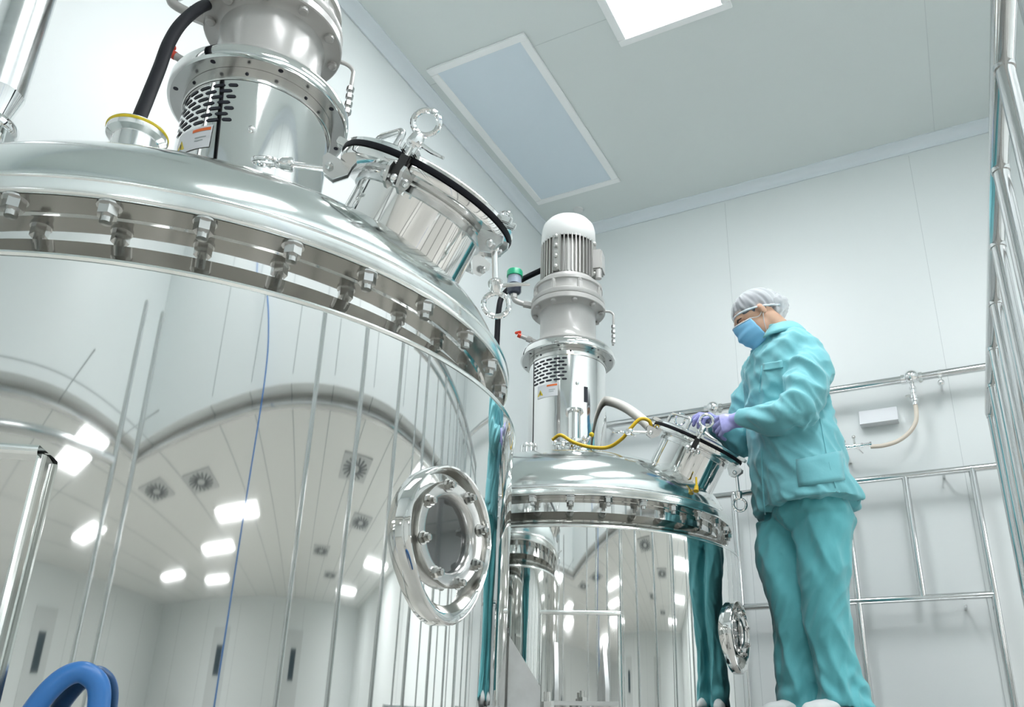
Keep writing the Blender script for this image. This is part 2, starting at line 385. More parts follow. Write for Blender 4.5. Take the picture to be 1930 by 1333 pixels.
        for i in range(8):
            a = 2*PI*(i+.35)/8; T3 = T2 @ Matrix.Translation((.078*math.cos(a), .078*math.sin(a), .006))
            o_ = link('port_bolt', me, sp); o_.matrix_local = T3 @ Matrix.Rotation(i*1.1, 4, 'Z')
    # manway
    phi, tau, rho, zr, rm = mh
    n = Vector((math.sin(tau)*math.cos(phi), math.sin(tau)*math.sin(phi), math.cos(tau)))
    e = Vector((math.cos(tau)*math.cos(phi), math.cos(tau)*math.sin(phi), -math.sin(tau)))
    c = Vector((rho*S*math.cos(phi), rho*S*math.sin(phi), L((1.0446+zr)*S)))
    T = frame(c, n, e); rl = rm*S; rn = .133
    def on(a, r, z): return T @ Vector((r*math.cos(a), r*math.sin(a), z))
    m = MB(); m.lathe([(rn, -.30), (rn, -.030), (rn+.004, -.024), (rl-.016, -.022), (rl-.004, -.020), (rl-.002, -.016), (rl-.002, -.007), (rl-.006, -.005), (rn-.01, -.005)], 96, T, cap=False)
    nk = m.build('manway_neck', M['mirror'], t, smooth=35)
    m = MB(); m.lathe([(rn-.01, -.005), (rl+.001, -.005), (rl+.002, -.003), (rl+.002, .003), (rl+.001, .005), (rn-.01, .005)], 96, T, cap=False); m.build('gasket', M['rubber'], nk)
    m = MB(); m.lathe([(rn-.004, -.045), (rn+.006, -.043), (rn+.006, -.030), (rn, -.028)], 96, T, cap=False); m.build('weld_ring', M['satin'], nk)
    m = MB(); m.lathe([(rl-.008, .005), (rl, .006), (rl, .012), (rl-.006, .016), (rl*.86, .019), (rl*.6, .026), (rl*.3, .032), (0, .034)], 96, T, cap=False)
    lid = m.build('manway_lid', M['lidglass'], t, smooth=50)
    # handle on the lid
    m = MB()
    ha, hb_ = math.radians(-140), math.radians(-86); A_ = Vector((.142*math.cos(ha), .142*math.sin(ha), .016)); B_ = Vector((.142*math.cos(hb_), .142*math.sin(hb_), .016)); ab = (B_-A_)*.13; up_ = Vector((0, 0, 1))
    hp = [A_, A_+up_*.034, A_+up_*.043+ab*.3, A_+up_*.047+ab, B_+up_*.047-ab, B_+up_*.043-ab*.3, B_+up_*.034, B_]
    m.tube(hp, .0068, 12, T); m.build('lid_handle', M['pipe'], lid)
    # swing bolts: bracket pairs under the rim, bolt with ring nut and wing bar
    for i, deg in enumerate((-63, 9, 81, 153, -137)):
        a = math.radians(deg)
        Tb = T @ Matrix.Rotation(a, 4, 'Z')
        m = MB()
        for s in (-1, 1):
            P = [(rl-.030, -.022), (rl+.022, -.022), (rl+.026, -.034), (rl+.012, -.060), (rl-.010, -.064), (rl-.030, -.040)]
            vs = [(x, s*.013-.003, z) for x, z in P]+[(x, s*.013+.003, z) for x, z in P]; k_ = len(P)
            m.add(vs, [tuple(range(k_)), tuple(reversed(range(k_, 2*k_)))]+[(q, (q+1) % k_, k_+(q+1) % k_, k_+q) for q in range(k_)], Tb)
        m.tube([(rl+.006, -.020, -.046), (rl+.006, .020, -.046)], .006, 12, Tb)
        m.ball((rl+.006, -.021, -.046), .0085, 10, Tb); m.ball((rl+.006, .021, -.046), .0085, 10, Tb)
        m.build('hinge_bracket', M['satin'], nk, smooth=30)
        # fork on the lid
        m = MB(); m.cur = 0
        m.box((rl+.004, -.012, .012), (.03, .008, .014), Tb, bev=.002); m.box((rl+.004, .012, .012), (.03, .008, .014), Tb, bev=.002); m.build('lid_fork', M['lidglass'], lid)
        # the bolt itself
        if deg == 9: Rb = Tb @ Matrix.Translation((rl+.008, 0, -.046)) @ Matrix.Rotation(math.radians(148), 4, 'Y') @ Matrix.Rotation(math.radians(65), 4, 'Z')
        elif deg == -137: Rb = Tb @ Matrix.Translation((rl+.006, 0, -.046)) @ Matrix.Rotation(math.radians(115), 4, 'Y')
        else: Rb = Tb @ Matrix.Translation((rl+.006, 0, -.046))
        blk = deg == -63
        m = MB(); m.tube([(0, 0, 0), (0, 0, .086)], .0062, 12, Rb); m.ball((0, 0, 0), .010, 12, Rb)
        if blk: m.cur = 1; m.box((0, 0, .020), (.014, .020, .058), Rb, bev=.003); m.cur = 0
        m.lathe([(.013, .068), (.015, .072), (.012, .090), (.008, .096)], 16, Rb)
        ring = [(0, .024*math.cos(q), .118+.024*math.sin(q)) for q in np.linspace(0, 2*PI, 25)[:-1]]
        m.tube(ring, .0052, 10, Rb, closed=True)
        m.tube([(0, .008, .078), (.010, .040, .070), (.014, .066, .068)], [.005, .004, .003], 8, Rb)
        m.build('swing_bolt', [M['chrome'], M['black']], nk)
    return t, L, T

t1, L1, TM1 = make_tank('reactor_tank', 'large polished steel reactor tank filling the left foreground, round bolted sight port on its side', -1.4154, 1.1174, 0.0, (0.0, .523, .854, .438, .278), (-61, 29, 119, 209))
t2, L2, TM2 = make_tank('reactor_tank', 'smaller looking steel reactor tank in the middle distance beside the worker', -1.4164, 2.9929, .038, (-.122, .543, .895, .397+.1134-.057, .272), (-61, 59, 179))

# nozzle caps and pipes on the domes
def clamp_nozzle(parent, L, x, y, z0, z1, r, cap=True):
    m = MB(); T = Matrix.Translation((x, y, 0))
    m.lathe([(r*.78, L(z0)), (r*.78, L(z1-.012)), (r*.98, L(z1-.006)), (r, L(z1)), (r, L(z1+.004))], 40, T); nz = m.build('nozzle', M['mirror'], parent, smooth=30)
    m = MB(); m.lathe([(r*1.0, L(z1+.003)), (r*1.02, L(z1+.005)), (r*1.02, L(z1+.009)), (r*.9, L(z1+.010))], 40, T); m.build('gasket', M['yellow'], nz)
    m = MB(); m.lathe([(r*.98, L(z1+.009)), (r*.98, L(z1+.012)), (r*.5, L(z1+.016)), (0, L(z1+.016))], 40, T, cap=False); m.build('cap', M['satin'], nz)
    return nz
clamp_nozzle(t1, L1, -1.262+1.4154, .765-1.1174, .85, 1.030, .053)

# ------------------------------------------------------------------ mixer drives
def make_mixer(name, label, cx, cy, zbase, zr, ztop=True, slots_az=-88, group=None):
    """zbase: where the cover meets the dome, zr: underside of the big ring"""
    t = thing(name, label, 'mixer drive', (cx, cy, zbase)); L = lambda z: z-zbase
    r = .170
    m = MB(); m.lathe([(r, 0), (r, L(zr)+.0)], 96, cap=False); cv = m.build('cover', M['mirror'], t)
    m = MB(); m.lathe([(r+.001, L(zr)-.034), (r+.0035, L(zr)-.032), (r+.0035, L(zr)-.002), (r+.001, L(zr))], 96, cap=False); m.build('cover_band', M['bolt'], t)
    m = MB(); m.lathe([(r-.01, L(zr)), (.205, L(zr)), (.211, L(zr)+.004), (.212, L(zr)+.010), (.212, L(zr)+.026), (.209, L(zr)+.032), (.200, L(zr)+.034), (.12, L(zr)+.034)], 96)
    rg = m.build('mounting_ring', M['mirror'], t, smooth=35)
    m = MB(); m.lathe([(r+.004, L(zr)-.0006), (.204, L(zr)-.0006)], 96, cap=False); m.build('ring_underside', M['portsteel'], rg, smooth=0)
    m = MB()
    for i in range(8):
        a = 2*PI*(i+.3)/8; m.lathe([(0, L(zr)-.0012), (.0058, L(zr)-.0012)], 12, Matrix.Translation((.193*math.cos(a), .193*math.sin(a), 0)), cap=False)
    m.build('bolt_holes', M['darkhole'], rg)
    # painted gear housing
    zg = zr+.034
    m = MB()
    pr = [(.192, 0), (.196, .006), (.196, .014), (.176, .022), (.148, .034), (.132, .055), (.127, .085), (.126, .185), (.130, .205), (.142, .214), (.168, .216), (.171, .219), (.171, .240), (.168, .243), (.160, .244)]
    m.lathe([(.10, L(zg))]+[(a, L(zg)+b) for a, b in pr]+[(.10, L(zg)+.244)], 96); gh = m.build('gear_housing', M['paint'], t, smooth=40)
    m = MB(); m.lathe([(0, -.013), (.009, -.0125), (.0125, -.010), (.0125, .001)], 16, cap=False); me = m.mesh('housing_bolt', M['paint'], 30)
    for i in range(10):
        a = 2*PI*(i+.5)/10; link('housing_bolt', me, gh, (.152*math.cos(a), .152*math.sin(a), L(zg)+.216))
    m = MB()
    p2 = [(.160, .244), (.168, .246), (.170, .250), (.170, .266), (.166, .270), (.152, .276), (.150, .300), (.152, .318), (.160, .322), (.160, .336), (.150, .342), (.135, .350), (.131, .366)]
    m.lathe([(a, L(zg)+b) for a, b in p2], 96); mf = m.build('motor_flange', M['whitepaint' if False else 'paint'], t, smooth=40)
    m = MB(); hexa(m, .011, .296, .322, Matrix.Translation((.150, 0, 0))); m.box((.150, 0, .285), (.03, .022, .04), bev=.004); me = m.mesh('flange_lug', M['paint'], 30)
    for i in range(8): link('flange_lug', me, mf, (0, 0, L(zg)), (0, 0, 2*PI*i/8))
    # finned motor
    z0, z1 = zg+.366, zg+.575
    m = MB(); m.lathe([(.108, L(z0)), (.108, L(z1))], 64); mo = m.build('motor', M['fin'], t)
    fb = MB(); fb.box((.119, 0, L((z0+z1)/2)), (.024, .0042, z1-z0-.010)); fm = fb.mesh('fin', M['fin'], 0)
    for i in range(44):
        a = 2*PI*i/44
        if 0 <= i % 11 < 1: continue
        o = link('fin', fm, mo); o.rotation_euler = (0, 0, a)
    m = MB()
    for i in range(4):
        T = Matrix.Rotation(2*PI*i/4, 4, 'Z')
        m.box((.122, 0, L((z0+z1)/2)), (.022, .030, z1-z0-.02), T, bev=.004)
        for zz in (.03, .085, .14, .19): m.ball((.134, 0, L(z0)+zz), .011, 10, T)
    m.build('mounting_pads', M['fin'], mo)
    m = MB(); T = Matrix.Rotation(math.radians(12), 4, 'Z')
    m.box((.143, 0, L(z0)+.10), (.05, .085, .11), T, bev=.008); m.tube([(.15, -.03, L(z0)+.045), (.15, -.03, L(z0)+.0)], .014, 14, T); tb = m.build('terminal_box', M['paint'], mo)
    # fan cap
    m = MB(); m.lathe([(.128, L(z1)-.012), (.130, L(z1)-.010), (.127, L(z1)+.075), (.121, L(z1)+.100), (.104, L(z1)+.122), (.07, L(z1)+.137), (.03, L(z1)+.143), (0, L(z1)+.144)], 72, cap=False)
    m.build('fan_cap', M['whitepaint'], t, smooth=50)
    # oil cup on an elbow
    ao = math.radians(-148 if zr > 1.45 else -132)
    d = Vector((math.cos(ao), math.sin(ao), 0)); zt = L(zg)+(.262 if zr > 1.45 else .238)
    m = MB(); P = [d*.165+Vector((0, 0, zt-.012)), d*.205+Vector((0, 0, zt-.006)), d*.240+Vector((0, 0, zt+.006)), d*.250+Vector((0, 0, zt+.02)), d*.250+Vector((0, 0, zt+.040))]
    m.tube(spline(P, 4), .012, 14); m.tube([P[0], P[1]], .017, 6); m.tube([P[3], P[4]], .016, 6); oc = m.build('oil_cup_elbow', M['paint'], t)
    T = Matrix.Translation(d*.250+Vector((0, 0, zt+.040)))
    m = MB(); m.lathe([(.010, 0), (.026, .006), (.031, .014), (.031, .050)], 28, T); m.build('grease_fill', M['grease'], oc)
    m = MB(); m.lathe([(.031, .051), (.031, .093)], 28, T); m.build('cup_upper', M['cupair'], oc)
    m = MB(); m.lathe([(.012, -.002), (.029, .004), (.034, .013), (.034, .095)], 28, T, cap=False); m.build('clear_cup', M['clear'], oc)
    m = MB(); m.lathe([(.037, .092), (.037, .118), (.034, .123), (0, .124)], 28, T, cap=False); m.lathe([(.033, .090), (.037, .092)], 28, T, cap=False); m.build('green_cap', M['green'], oc)
    # small valve with red cap
    ar = ao-.02; d = Vector((math.cos(ar), math.sin(ar), 0)); zt = L(zg)+.060
    m = MB(); m.tube([d*.12+Vector((0, 0, zt)), d*.175+Vector((0, 0, zt+.018)), d*.212+Vector((0, 0, zt+.032))], .0095, 12); m.tube([d*.165+Vector((0, 0, zt+.014)), d*.185+Vector((0, 0, zt+.022))], .014, 6); v = m.build('drain_valve', M['paint'], t)
    m = MB(); m.tube([d*.212+Vector((0, 0, zt+.032)), d*.226+Vector((0, 0, zt+.038))], .0105, 12); m.box(tuple(d*.226+Vector((0, 0, zt+.050))), (.03, .012, .012), bev=.003); m.build('valve_handle', M['red'], v)
    # thin bent pipe with sensor on the right
    ab = math.radians(28 if zr > 1.45 else 55); d = Vector((math.cos(ab), math.sin(ab), 0)); z3 = L(zg)+.235
    m = MB(); P = [d*.160+Vector((0, 0, z3)), d*.190+Vector((0, 0, z3)), d*.207+Vector((0, 0, z3-.012)), d*.209+Vector((0, 0, z3-.04)), d*.205+Vector((0, 0, z3-.17))]
    m.tube(spline(P, 5), .0055, 10); bp = m.build('drip_pipe', M['paint'], t)
    m = MB()
    for q in (.07, .095, .12, .145): m.tube([d*.208+Vector((0, 0, z3-q)), d*.207+Vector((0, 0, z3-q-.014))], .010, 6)
    m.build('pipe_nuts', M['pipe'], bp)
    # ventilation slots: rows of rounded slots laid in brick bond just proud of the cover
    sa = math.radians(slots_az); sm = MB()
    hz = .0066; rows = 7; pitch = .0162; z_top = zr-.050
    for j in range(rows):
        zc = z_top-j*pitch; off = .0 if j % 2 else .5
        for k_ in range(-2, 3):
            a0 = (k_+off-.5)*.215-.095; a1 = a0+.170
            a0 = max(a0, -.52); a1 = min(a1, .46)
            if a1-a0 < .05: continue
            n_ = 6; vs = []
            for q in range(n_+1):
                a = sa+a0+(a1-a0)*q/n_; hh = hz*(.45 if q in (0, n_) else 1)
                for s_ in (-1, 1): vs.append(((r+.0012)*math.cos(a), (r+.0012)*math.sin(a), L(zc)+s_*hh*.62))
            sm.add(vs, [(2*q, 2*q+2, 2*q+3, 2*q+1) for q in range(n_)])
    so = sm.build('vent_slots', M['darkhole'], cv)
    def patch(name, mt, a0, a1, za, zb, rr, par):
        m = MB(); vs = []; n_ = 8
        for q in range(n_+1):
            a = sa+a0+(a1-a0)*q/n_
            vs += [(rr*math.cos(a), rr*math.sin(a), L(za)), (rr*math.cos(a), rr*math.sin(a), L(zb))]
        m.add(vs, [(2*q, 2*q+2, 2*q+3, 2*q+1) for q in range(n_)]); return m.build(name, mt, par)
    zl = z_top-rows*pitch
    lb = patch('warning_label', M['label'], -.36, .24, zl-.058, zl+.002, r+.0014, cv)
    patch('orange_bar', M['orange'], -.06, .22, zl-.012, zl-.004, r+.0020, cv)
    # warning triangle with a black mark
    def tri(mt, ac, zc, s_, rr, nm):
        m = MB(); vs = []
        for u_, w_ in ((-1, -.8), (1, -.8), (0, 1)):
            a = sa+ac+u_*s_/r; vs.append((rr*math.cos(a), rr*math.sin(a), L(zc+w_*s_)))
        m.add(vs, [(0, 1, 2)]); return m.build(nm, mt, cv)
    tri(M['yellow'], -.26, zl-.034, .0155, r+.0019, 'warning_triangle')
    m = MB(); a = sa-.26
    for za, zb, ww in ((-.041, -.029, .0020), (-.0455, -.0432, .0022)):
        vs = [((r+.0023)*math.cos(a+q*ww/r), (r+.0023)*math.sin(a+q*ww/r), L(zl+zz)) for q, zz in ((-1, za), (1, za), (1, zb), (-1, zb))]
        m.add(vs, [(0, 1, 2, 3)])
    m.build('exclamation_mark', M['black'], cv)
    patch('label_text', M['seam'], .0, .17, zl-.030, zl-.027, r+.0019, cv); patch('label_text', M['seam'], .0, .13, zl-.038, zl-.035, r+.0019, cv)
    m = MB(); a = sa+.72; m.ball((r*math.cos(a), r*math.sin(a), L(zr-.165)), .0085, 12); m.build('cover_screw', M['chrome'], cv)
    m = MB()
    for q in (-.25, .55, 1.35): 
        a = sa+q
        m.ball(((r+.003)*math.cos(a), (r+.003)*math.sin(a), L(zr-.018)), .0045, 8)
    m.build('band_screws', M['darkhole'], cv)
    return t, L
mx1, LX1 = make_mixer('mixer_drive', 'big grey mixer drive atop the foreground tank, cut off by the top of the picture', -1.381, 1.125, .965, 1.400, slots_az=-85)
mx2, LX2 = make_mixer('mixer_drive', 'white capped mixer drive standing complete on the farther tank', -1.4164, 2.9929, 1.005, 1.526, slots_az=-92)
# extras on the farther cover: seal pot, clamp cluster, dark slot
def px_local(px, py, Y, base): return at(px, py, Y)-Vector(base)
m = MB(); B0 = (-1.4164, 2.9929, 1.005)
a_ = math.radians(-64.6+9); rr = .184
T = Matrix.Translation((rr*math.cos(a_), rr*math.sin(a_), -.055))
m.lathe([(.026, .075), (.026, .285), (.0, .288)], 28, T); m.lathe([(.036, .268), (.038, .272), (.036, .282), (.026, .286)], 28, T); m.lathe([(.031, .125), (.042, .130), (.042, .146), (.031, .152)], 28, T)
m.lathe([(.022, -.04), (.022, .08)], 24, T)
sp_ = m.build('seal_pot', M['mirror'], mx2)
m = MB()
for dx, dzz in ((-.045, .13), (.045, .13), (-.02, .11), (.025, .105)):
    m.tube([(dx*.6, -.03, dzz), (dx*1.5, -.045, dzz+.004)], .008, 10, T); m.ball((dx*1.5, -.045, dzz+.004), .0125, 10, T)
m.tube([(-.055, -.02, .02), (-.055, -.02, .13)], .006, 10, T); m.tube([(.06, -.02, .12), (.082, -.02, .15)], .006, 10, T)
m.build('clamp_knobs', M['chrome'], sp_)
m = MB(); m.ball((.086, -.02, .155), .011, 10, T); m.build('yellow_knob', M['yellow'], sp_)
m = MB(); a0 = math.radians(-64.6+27)
vs = []
for q, zz in ((-.05, .275), (.05, .275), (.05, .345), (-.05, .345)): vs.append((.1715*math.cos(a0+q), .1715*math.sin(a0+q), zz))
m.add(vs, [(0, 1, 2, 3)]); m.build('dark_slot', M['darkhole'], mx2)
# left foot fittings of the farther cover
m = MB()
for px, pz in ((-.165, .07), (-.135, .055)):
    m.tube([(px*.55-.02, px*.3-.115, .01), (px*.55-.02, px*.3-.115, .10)], .010, 10); m.ball((px*.55-.02, px*.3-.115, .10), .014, 10)
m.tube(spline([(-.13, -.17, .10), (-.13, -.17, .045), (-.10, -.185, .035), (-.03, -.21, .035)], 5), .007, 10)
m.build('foot_fittings', M['chrome'], mx2)

# black cables of the two drives
def cable(name, pts, r, mt, label, cat, n=14):
    m = MB(); m.tube(spline([W(p) for p in pts], 8), r, n); return tag(m.build(name, mt), label, cat)
cable('power_cable', [(-1.262, .762, 1.046), tuple(at(262, 225, .765)), tuple(at(278, 185, .785)), tuple(at(300, 130, .81)), tuple(at(318, 82, .83)), tuple(at(342, 44, .86)), tuple(at(378, 14, .93)), tuple(at(405, 6, 1.02)), tuple(at(440, 0, 1.12))], .0128, M['rubber'], 'thick black cable rising from the yellow-rimmed nozzle to the big mixer drive', 'cable')
cable('power_cable', [(-1.72, 2.85, .96), (-1.715, 2.86, 1.30), (-1.722, 2.88, 1.62), (-1.742, 2.92, 1.84), (-1.735, 2.95, 1.935), (-1.66, 2.97, 2.0), (-1.53, 2.99, 2.05)], .0135, M['rubber'], 'black cable behind the oil cup of the farther mixer drive', 'cable')

# ------------------------------------------------------------------ guard rails, wall pipes
def cyl(mb, a, b, r, n=16): mb.tube([W(a), W(b)], r, n)
def rail_part(name, a, b, r, parent, mt='pipe', n=18):
    m = MB(); a = Vector(a); b = Vector(b); m.tube([a, b], r, n); return m.build(name, M[mt], parent)
g = thing('guard_rail', 'tall polished guard rail with hanging bars running along the right edge', 'railing', (.222, 1.0, -1.25))
def gl(x, y, z): return (x-.222, y-1.0, z+1.25)
m = MB(); m.tube([gl(.222, .62, 1.165), gl(.222, 3.375, 1.165)], .021, 20); m.build('top_rail', M['pipe'], g)
bar = MB(); bar.tube([(0, 0, 0), (0, 0, -1.31)], .0165, 18); bar.lathe([(.019, -.010), (.019, 0)], 18); bme = bar.mesh('bar', M['pipe'])
for i in range(9): link('bar', bme, g, gl(.222, 3.36-.3265*i, 1.150))
m = MB(); m.tube([gl(.222, .62, -.16), gl(.222, 3.375, -.16)], .019, 20); m.build('bottom_rail', M['pipe'], g)
for y in (3.36, 2.05, .74):
    m = MB(); m.tube([gl(.222, y, -.16), gl(.222, y, -1.25)], .019, 18); m.lathe([(.05, 0), (.05, .008)], 20, Matrix.Translation(gl(.222, y, -1.25))); m.build('leg', M['pipe'], g)
g2 = thing('guard_rail', 'thinner second guard rail seen through the bars at the right edge', 'railing', (.36, 2.0, -1.25))
def gl2(x, y, z): return (x-.36, y-2.0, z+1.25)
m = MB(); m.tube([gl2(.36, 1.6, 1.19), gl2(.36, 4.0, 1.19)], .012, 16); m.build('top_rail', M['pipe'], g2)
b2 = MB(); b2.tube([(0, 0, 0), (0, 0, -1.19)], .0095, 14); b2m = b2.mesh('bar', M['pipe'])
for i in range(8): link('bar', b2m, g2, gl2(.36, 3.98-.3265*i, 1.19))
m = MB(); m.tube([gl2(.36, 1.6, 0.0), gl2(.36, 4.0, 0.0)], .012, 16); m.build('bottom_rail', M['pipe'], g2)
for y in (3.98, 1.7): m = MB(); m.tube([gl2(.36, y, 0), gl2(.36, y, -1.25)], .012, 16); m.build('leg', M['pipe'], g2)

# back guard rail of the platform, close to the rear wall
YR = 4.62
g3 = thing('guard_rail', 'stainless platform rail behind the worker, close to the rear wall', 'railing', (-.5, YR, .03))
def g3l(x, z): return (x+.5, 0, z-.03)
def hz(name, x0, x1, z, r): m = MB(); m.tube([g3l(x0, z), g3l(x1, z)], r, 18); m.build(name, M['pipe'], g3)
hz('top_rail', -2.0, 1.3, 1.302, .0185); hz('middle_rail', -1.08, .17, .648, .0185); hz('middle_rail', .5, 1.3, .648, .0185)
for x, z0, r in ((-1.098, .03, .0185), (-.476, .03, .017), (.167, .03, .0185), (.8, .03, .0185), (-1.9, .03, .0185)):
    m = MB(); m.tube([g3l(x, z0), g3l(x, 1.302)], r, 18); m.ball(g3l(x, 1.302), r*1.08, 14); m.build('post', M['pipe'], g3)
for x in (-.161, -.79): m = MB(); m.tube([g3l(x, .648), g3l(x, 1.302)], .0175, 18); m.build('bar', M['pipe'], g3)
m = MB()
for x, z in ((-1.0, 1.302), (.03, .60), (.03, 1.302), (-.476, .53)): m.tube([(x+.5, 0, z-.03), (x+.5, YB-YR, z-.03)], .008, 10)
m.build('wall_bracket', M['pipe'], g3)

# horizontal media pipe with valves on the rear wall
mp = thing('media_pipe', 'horizontal polished pipe with valves along the rear wall', 'pipe', (-.5, YR, 1.86))
m = MB(); m.tube([(-1.85, 0, 0), (5.0, 0, 0)], .022, 24); m.build('pipe', M['pipe'], mp)
for x in (-.051, -1.185):
    m = MB(); X = x+.5
    m.ball((X, -.02, .004), .040, 20, sc=(1, .8, .9)); m.tube([(X-.055, 0, 0), (X+.055, 0, 0)], .029, 20)
    m.box((X+.045, -.02, -.028), (.022, .02, .03), bev=.004)
    v = m.build('valve', M['chrome'], mp)
    m = MB(); m.tube([(X-.002, 0, -.03), (X-.002, 0, -.15)], .012, 16)
    for zz, r in ((-.055, .019), (-.080, .015), (-.112, .024), (-.128, .022), (-.15, .016)): m.tube([(X-.002, 0, zz), (X-.002, 0, zz-.012)], r, 20)
    m.box((X-.03, -.01, -.108), (.03, .016, .014), bev=.003); m.build('outlet_fitting', M['chrome'], v)
m = MB(); X = .094+.5
m.tube([(X, 0, -.022), (X, 0, -.055)], .007, 10); m.tube([(X, 0, -.05), (X, YB-YR-.0, -.05)], .007, 10); m.ball((X, -.004, -.055), .019, 16)
m.lathe([(.026, .010), (.026, -.010)], 20, Matrix.Translation((X, 0, 0)) @ Matrix.Rotation(PI/2, 4, 'Y')); m.build('pipe_hanger', M['chrome'], mp)
m = MB(); 
for x in (-1.9, 1.2): m.tube([(x+.5, 0, 0), (x+.5, YB-YR, 0)], .010, 10)
m.build('wall_stay', M['pipe'], mp)
# translucent beige hose from the valve round to a low tap
m = MB(); m.tube(spline([W(at(x, y, YR)) for x, y in ((1725, 762), (1727, 775), (1726, 795), (1714, 815), (1693, 831), (1665, 840), (1641, 842))], 6), .012, 14)
tag(m.build('beige_hose', M['beigehose']), 'beige hose curving down from the wall pipe valve to a tap', 'hose')
tp = thing('wall_tap', 'small steel tap with lever on the rear wall behind the worker', 'tap', tuple(at(1605, 842, YR)))
m = MB(); m.tube([(-.06, 0, -.004), (.105, 0, .002)], .0085, 14)
for x, r in ((-.035, .018), (-.02, .015), (.012, .017), (.05, .014), (.095, .015)): m.tube([(x, 0, 0), (x+.012, 0, 0)], r, 18)
m.build('body', M['chrome'], tp)
m = MB(); m.tube([(.018, -.004, 0), (.018, -.012, .05)], .006, 10); m.ball((.018, -.012, .05), .011, 12); m.ball((-.04, -.01, .032), .013, 12); m.tube([(-.04, 0, 0), (-.04, -.01, .032)], .006, 10); m.build('lever', M['bolt'], tp)
m = MB(); m.tube([(-.055, 0, 0), (-.03, .06, -.05), (-.03, YB-YR, -.05)], .009, 12); m.tube([(.02, 0, 0), (.05, .05, -.03)], .006, 10); m.build('stay', M['chrome'], tp)
# slanted document box on the wall
m = MB(); c0 = at(1657, 786, YB-.02)
T = Matrix.Translation(W(c0)); P = [(-.108, .012, .05), (.100, .012, .055), (.110, -.050, -.035), (-.100, -.050, -.045)]
q = MB(); q.add([(-.105, .020, .048), (.100, .020, .048), (.100, .020, -.047), (-.105, .020, -.047), (-.105, -.012, .045), (.100, -.012, .045), (.100, -.050, -.047), (-.105, -.050, -.047)],
  [(0, 1, 2, 3), (4, 5, 6, 7), (0, 4, 5, 1), (3, 2, 6, 7), (0, 3, 7, 4), (1, 5, 6, 2)], T)
tag(q.build('document_box', M['label'], smooth=None), 'small white document box fixed to the wall below the pipe', 'box')
# platform under the worker
pf = thing('platform', 'raised work platform under the worker, just below the picture edge', 'platform', (-.25, 3.6, -1.25))
m = MB(); m.box((.01, .10, 1.25+.012), (.86, 1.9, .035), bev=.004); m.build('deck', M['satin'], pf)
for x, y in ((-.36, -.75), (.38, -.75), (-.36, .95), (.38, .95)): m = MB(); m.box((x, y, .62), (.05, .05, 1.24)); m.build('leg', M['pipe'], pf)

# vertical pipe on the left of the foreground dome
vp = thing('riser_pipe', 'blurred vertical steel pipe at the upper left corner', 'pipe', (-1.553, .655, 1.0))
m = MB(); m.tube([(0, 0, .155), (0, 0, H-1.0)], .043, 36); m.build('pipe', M['satin'], vp)
m = MB(); m.lathe([(.030, -.06), (.030, .10), (.043, .155)], 32, cap=False); m.lathe([(.046, .060), (.050, .066), (.050, .080), (.046, .086)], 32); m.tube([(.04, -.02, .07), (.075, -.035, .065), (.10, -.045, .05)], .007, 10); m.ball((.075, -.035, .068), .011, 12)
m.build('clamp_foot', M['chrome'], vp)

# hoses
m = MB(); m.tube(spline([W(p) for p in ((-.905, .560, -.06), (-.900, .578, .0), (-.888, .588, .033), (-.876, .600, .050), (-.864, .612, .050), (-.853, .622, .030), (-.850, .622, -.03), (-.855, .618, -.12))], 8), .0115, 16)
tag(m.build('blue_hose', M['bluehose']), 'short blue hose arched in front of the foreground tank at the lower left', 'hose')
m = MB(); m.tube(spline([W(p) for p in (tuple(at(1128, 756, 3.05)), tuple(at(1150, 757, 3.03)), tuple(at(1178, 768, 3.0)), tuple(at(1205, 787, 2.96)), tuple(at(1228, 808, 2.93)))], 8), .021, 18)
tag(m.build('white_hose', M['whitehose']), 'thick white hose arching from the farther mixer to the open manway', 'hose')
m = MB(); m.tube(spline([W(p) for p in ((-1.37, 2.76, 1.085), (-1.33, 2.75, 1.095), (-1.28, 2.76, 1.062), (-1.22, 2.78, 1.040), (-1.15, 2.80, 1.034), (-1.09, 2.80, 1.060), (-1.05, 2.80, 1.100), (-1.015, 2.81, 1.135), (-.985, 2.83, 1.130), (-.98, 2.84, 1.10))], 8), .0072, 12)
tag(m.build('yellow_cable', M['yellowcable']), 'thin yellow cable strung from the farther mixer foot to the open manway', 'cable')
yt = at(1311, 912, 2.775)
m = MB(); m.tube([W(yt+Vector((0, 0, -.028))), W(yt+Vector((0, .01, -.006)))], [.010, .007], 12); m.tube([W(yt+Vector((0, .01, -.006))), W(yt+Vector((-.003, .022, .03)))], .004, 10); m.tube([W(yt+Vector((-.014, .0, -.026))), W(yt+Vector((-.05, .015, .004)))], .0035, 8)
tag(m.build('yellow_clip', M['yellowcable']), 'small yellow clip hanging at the foot of the open manway', 'clip')
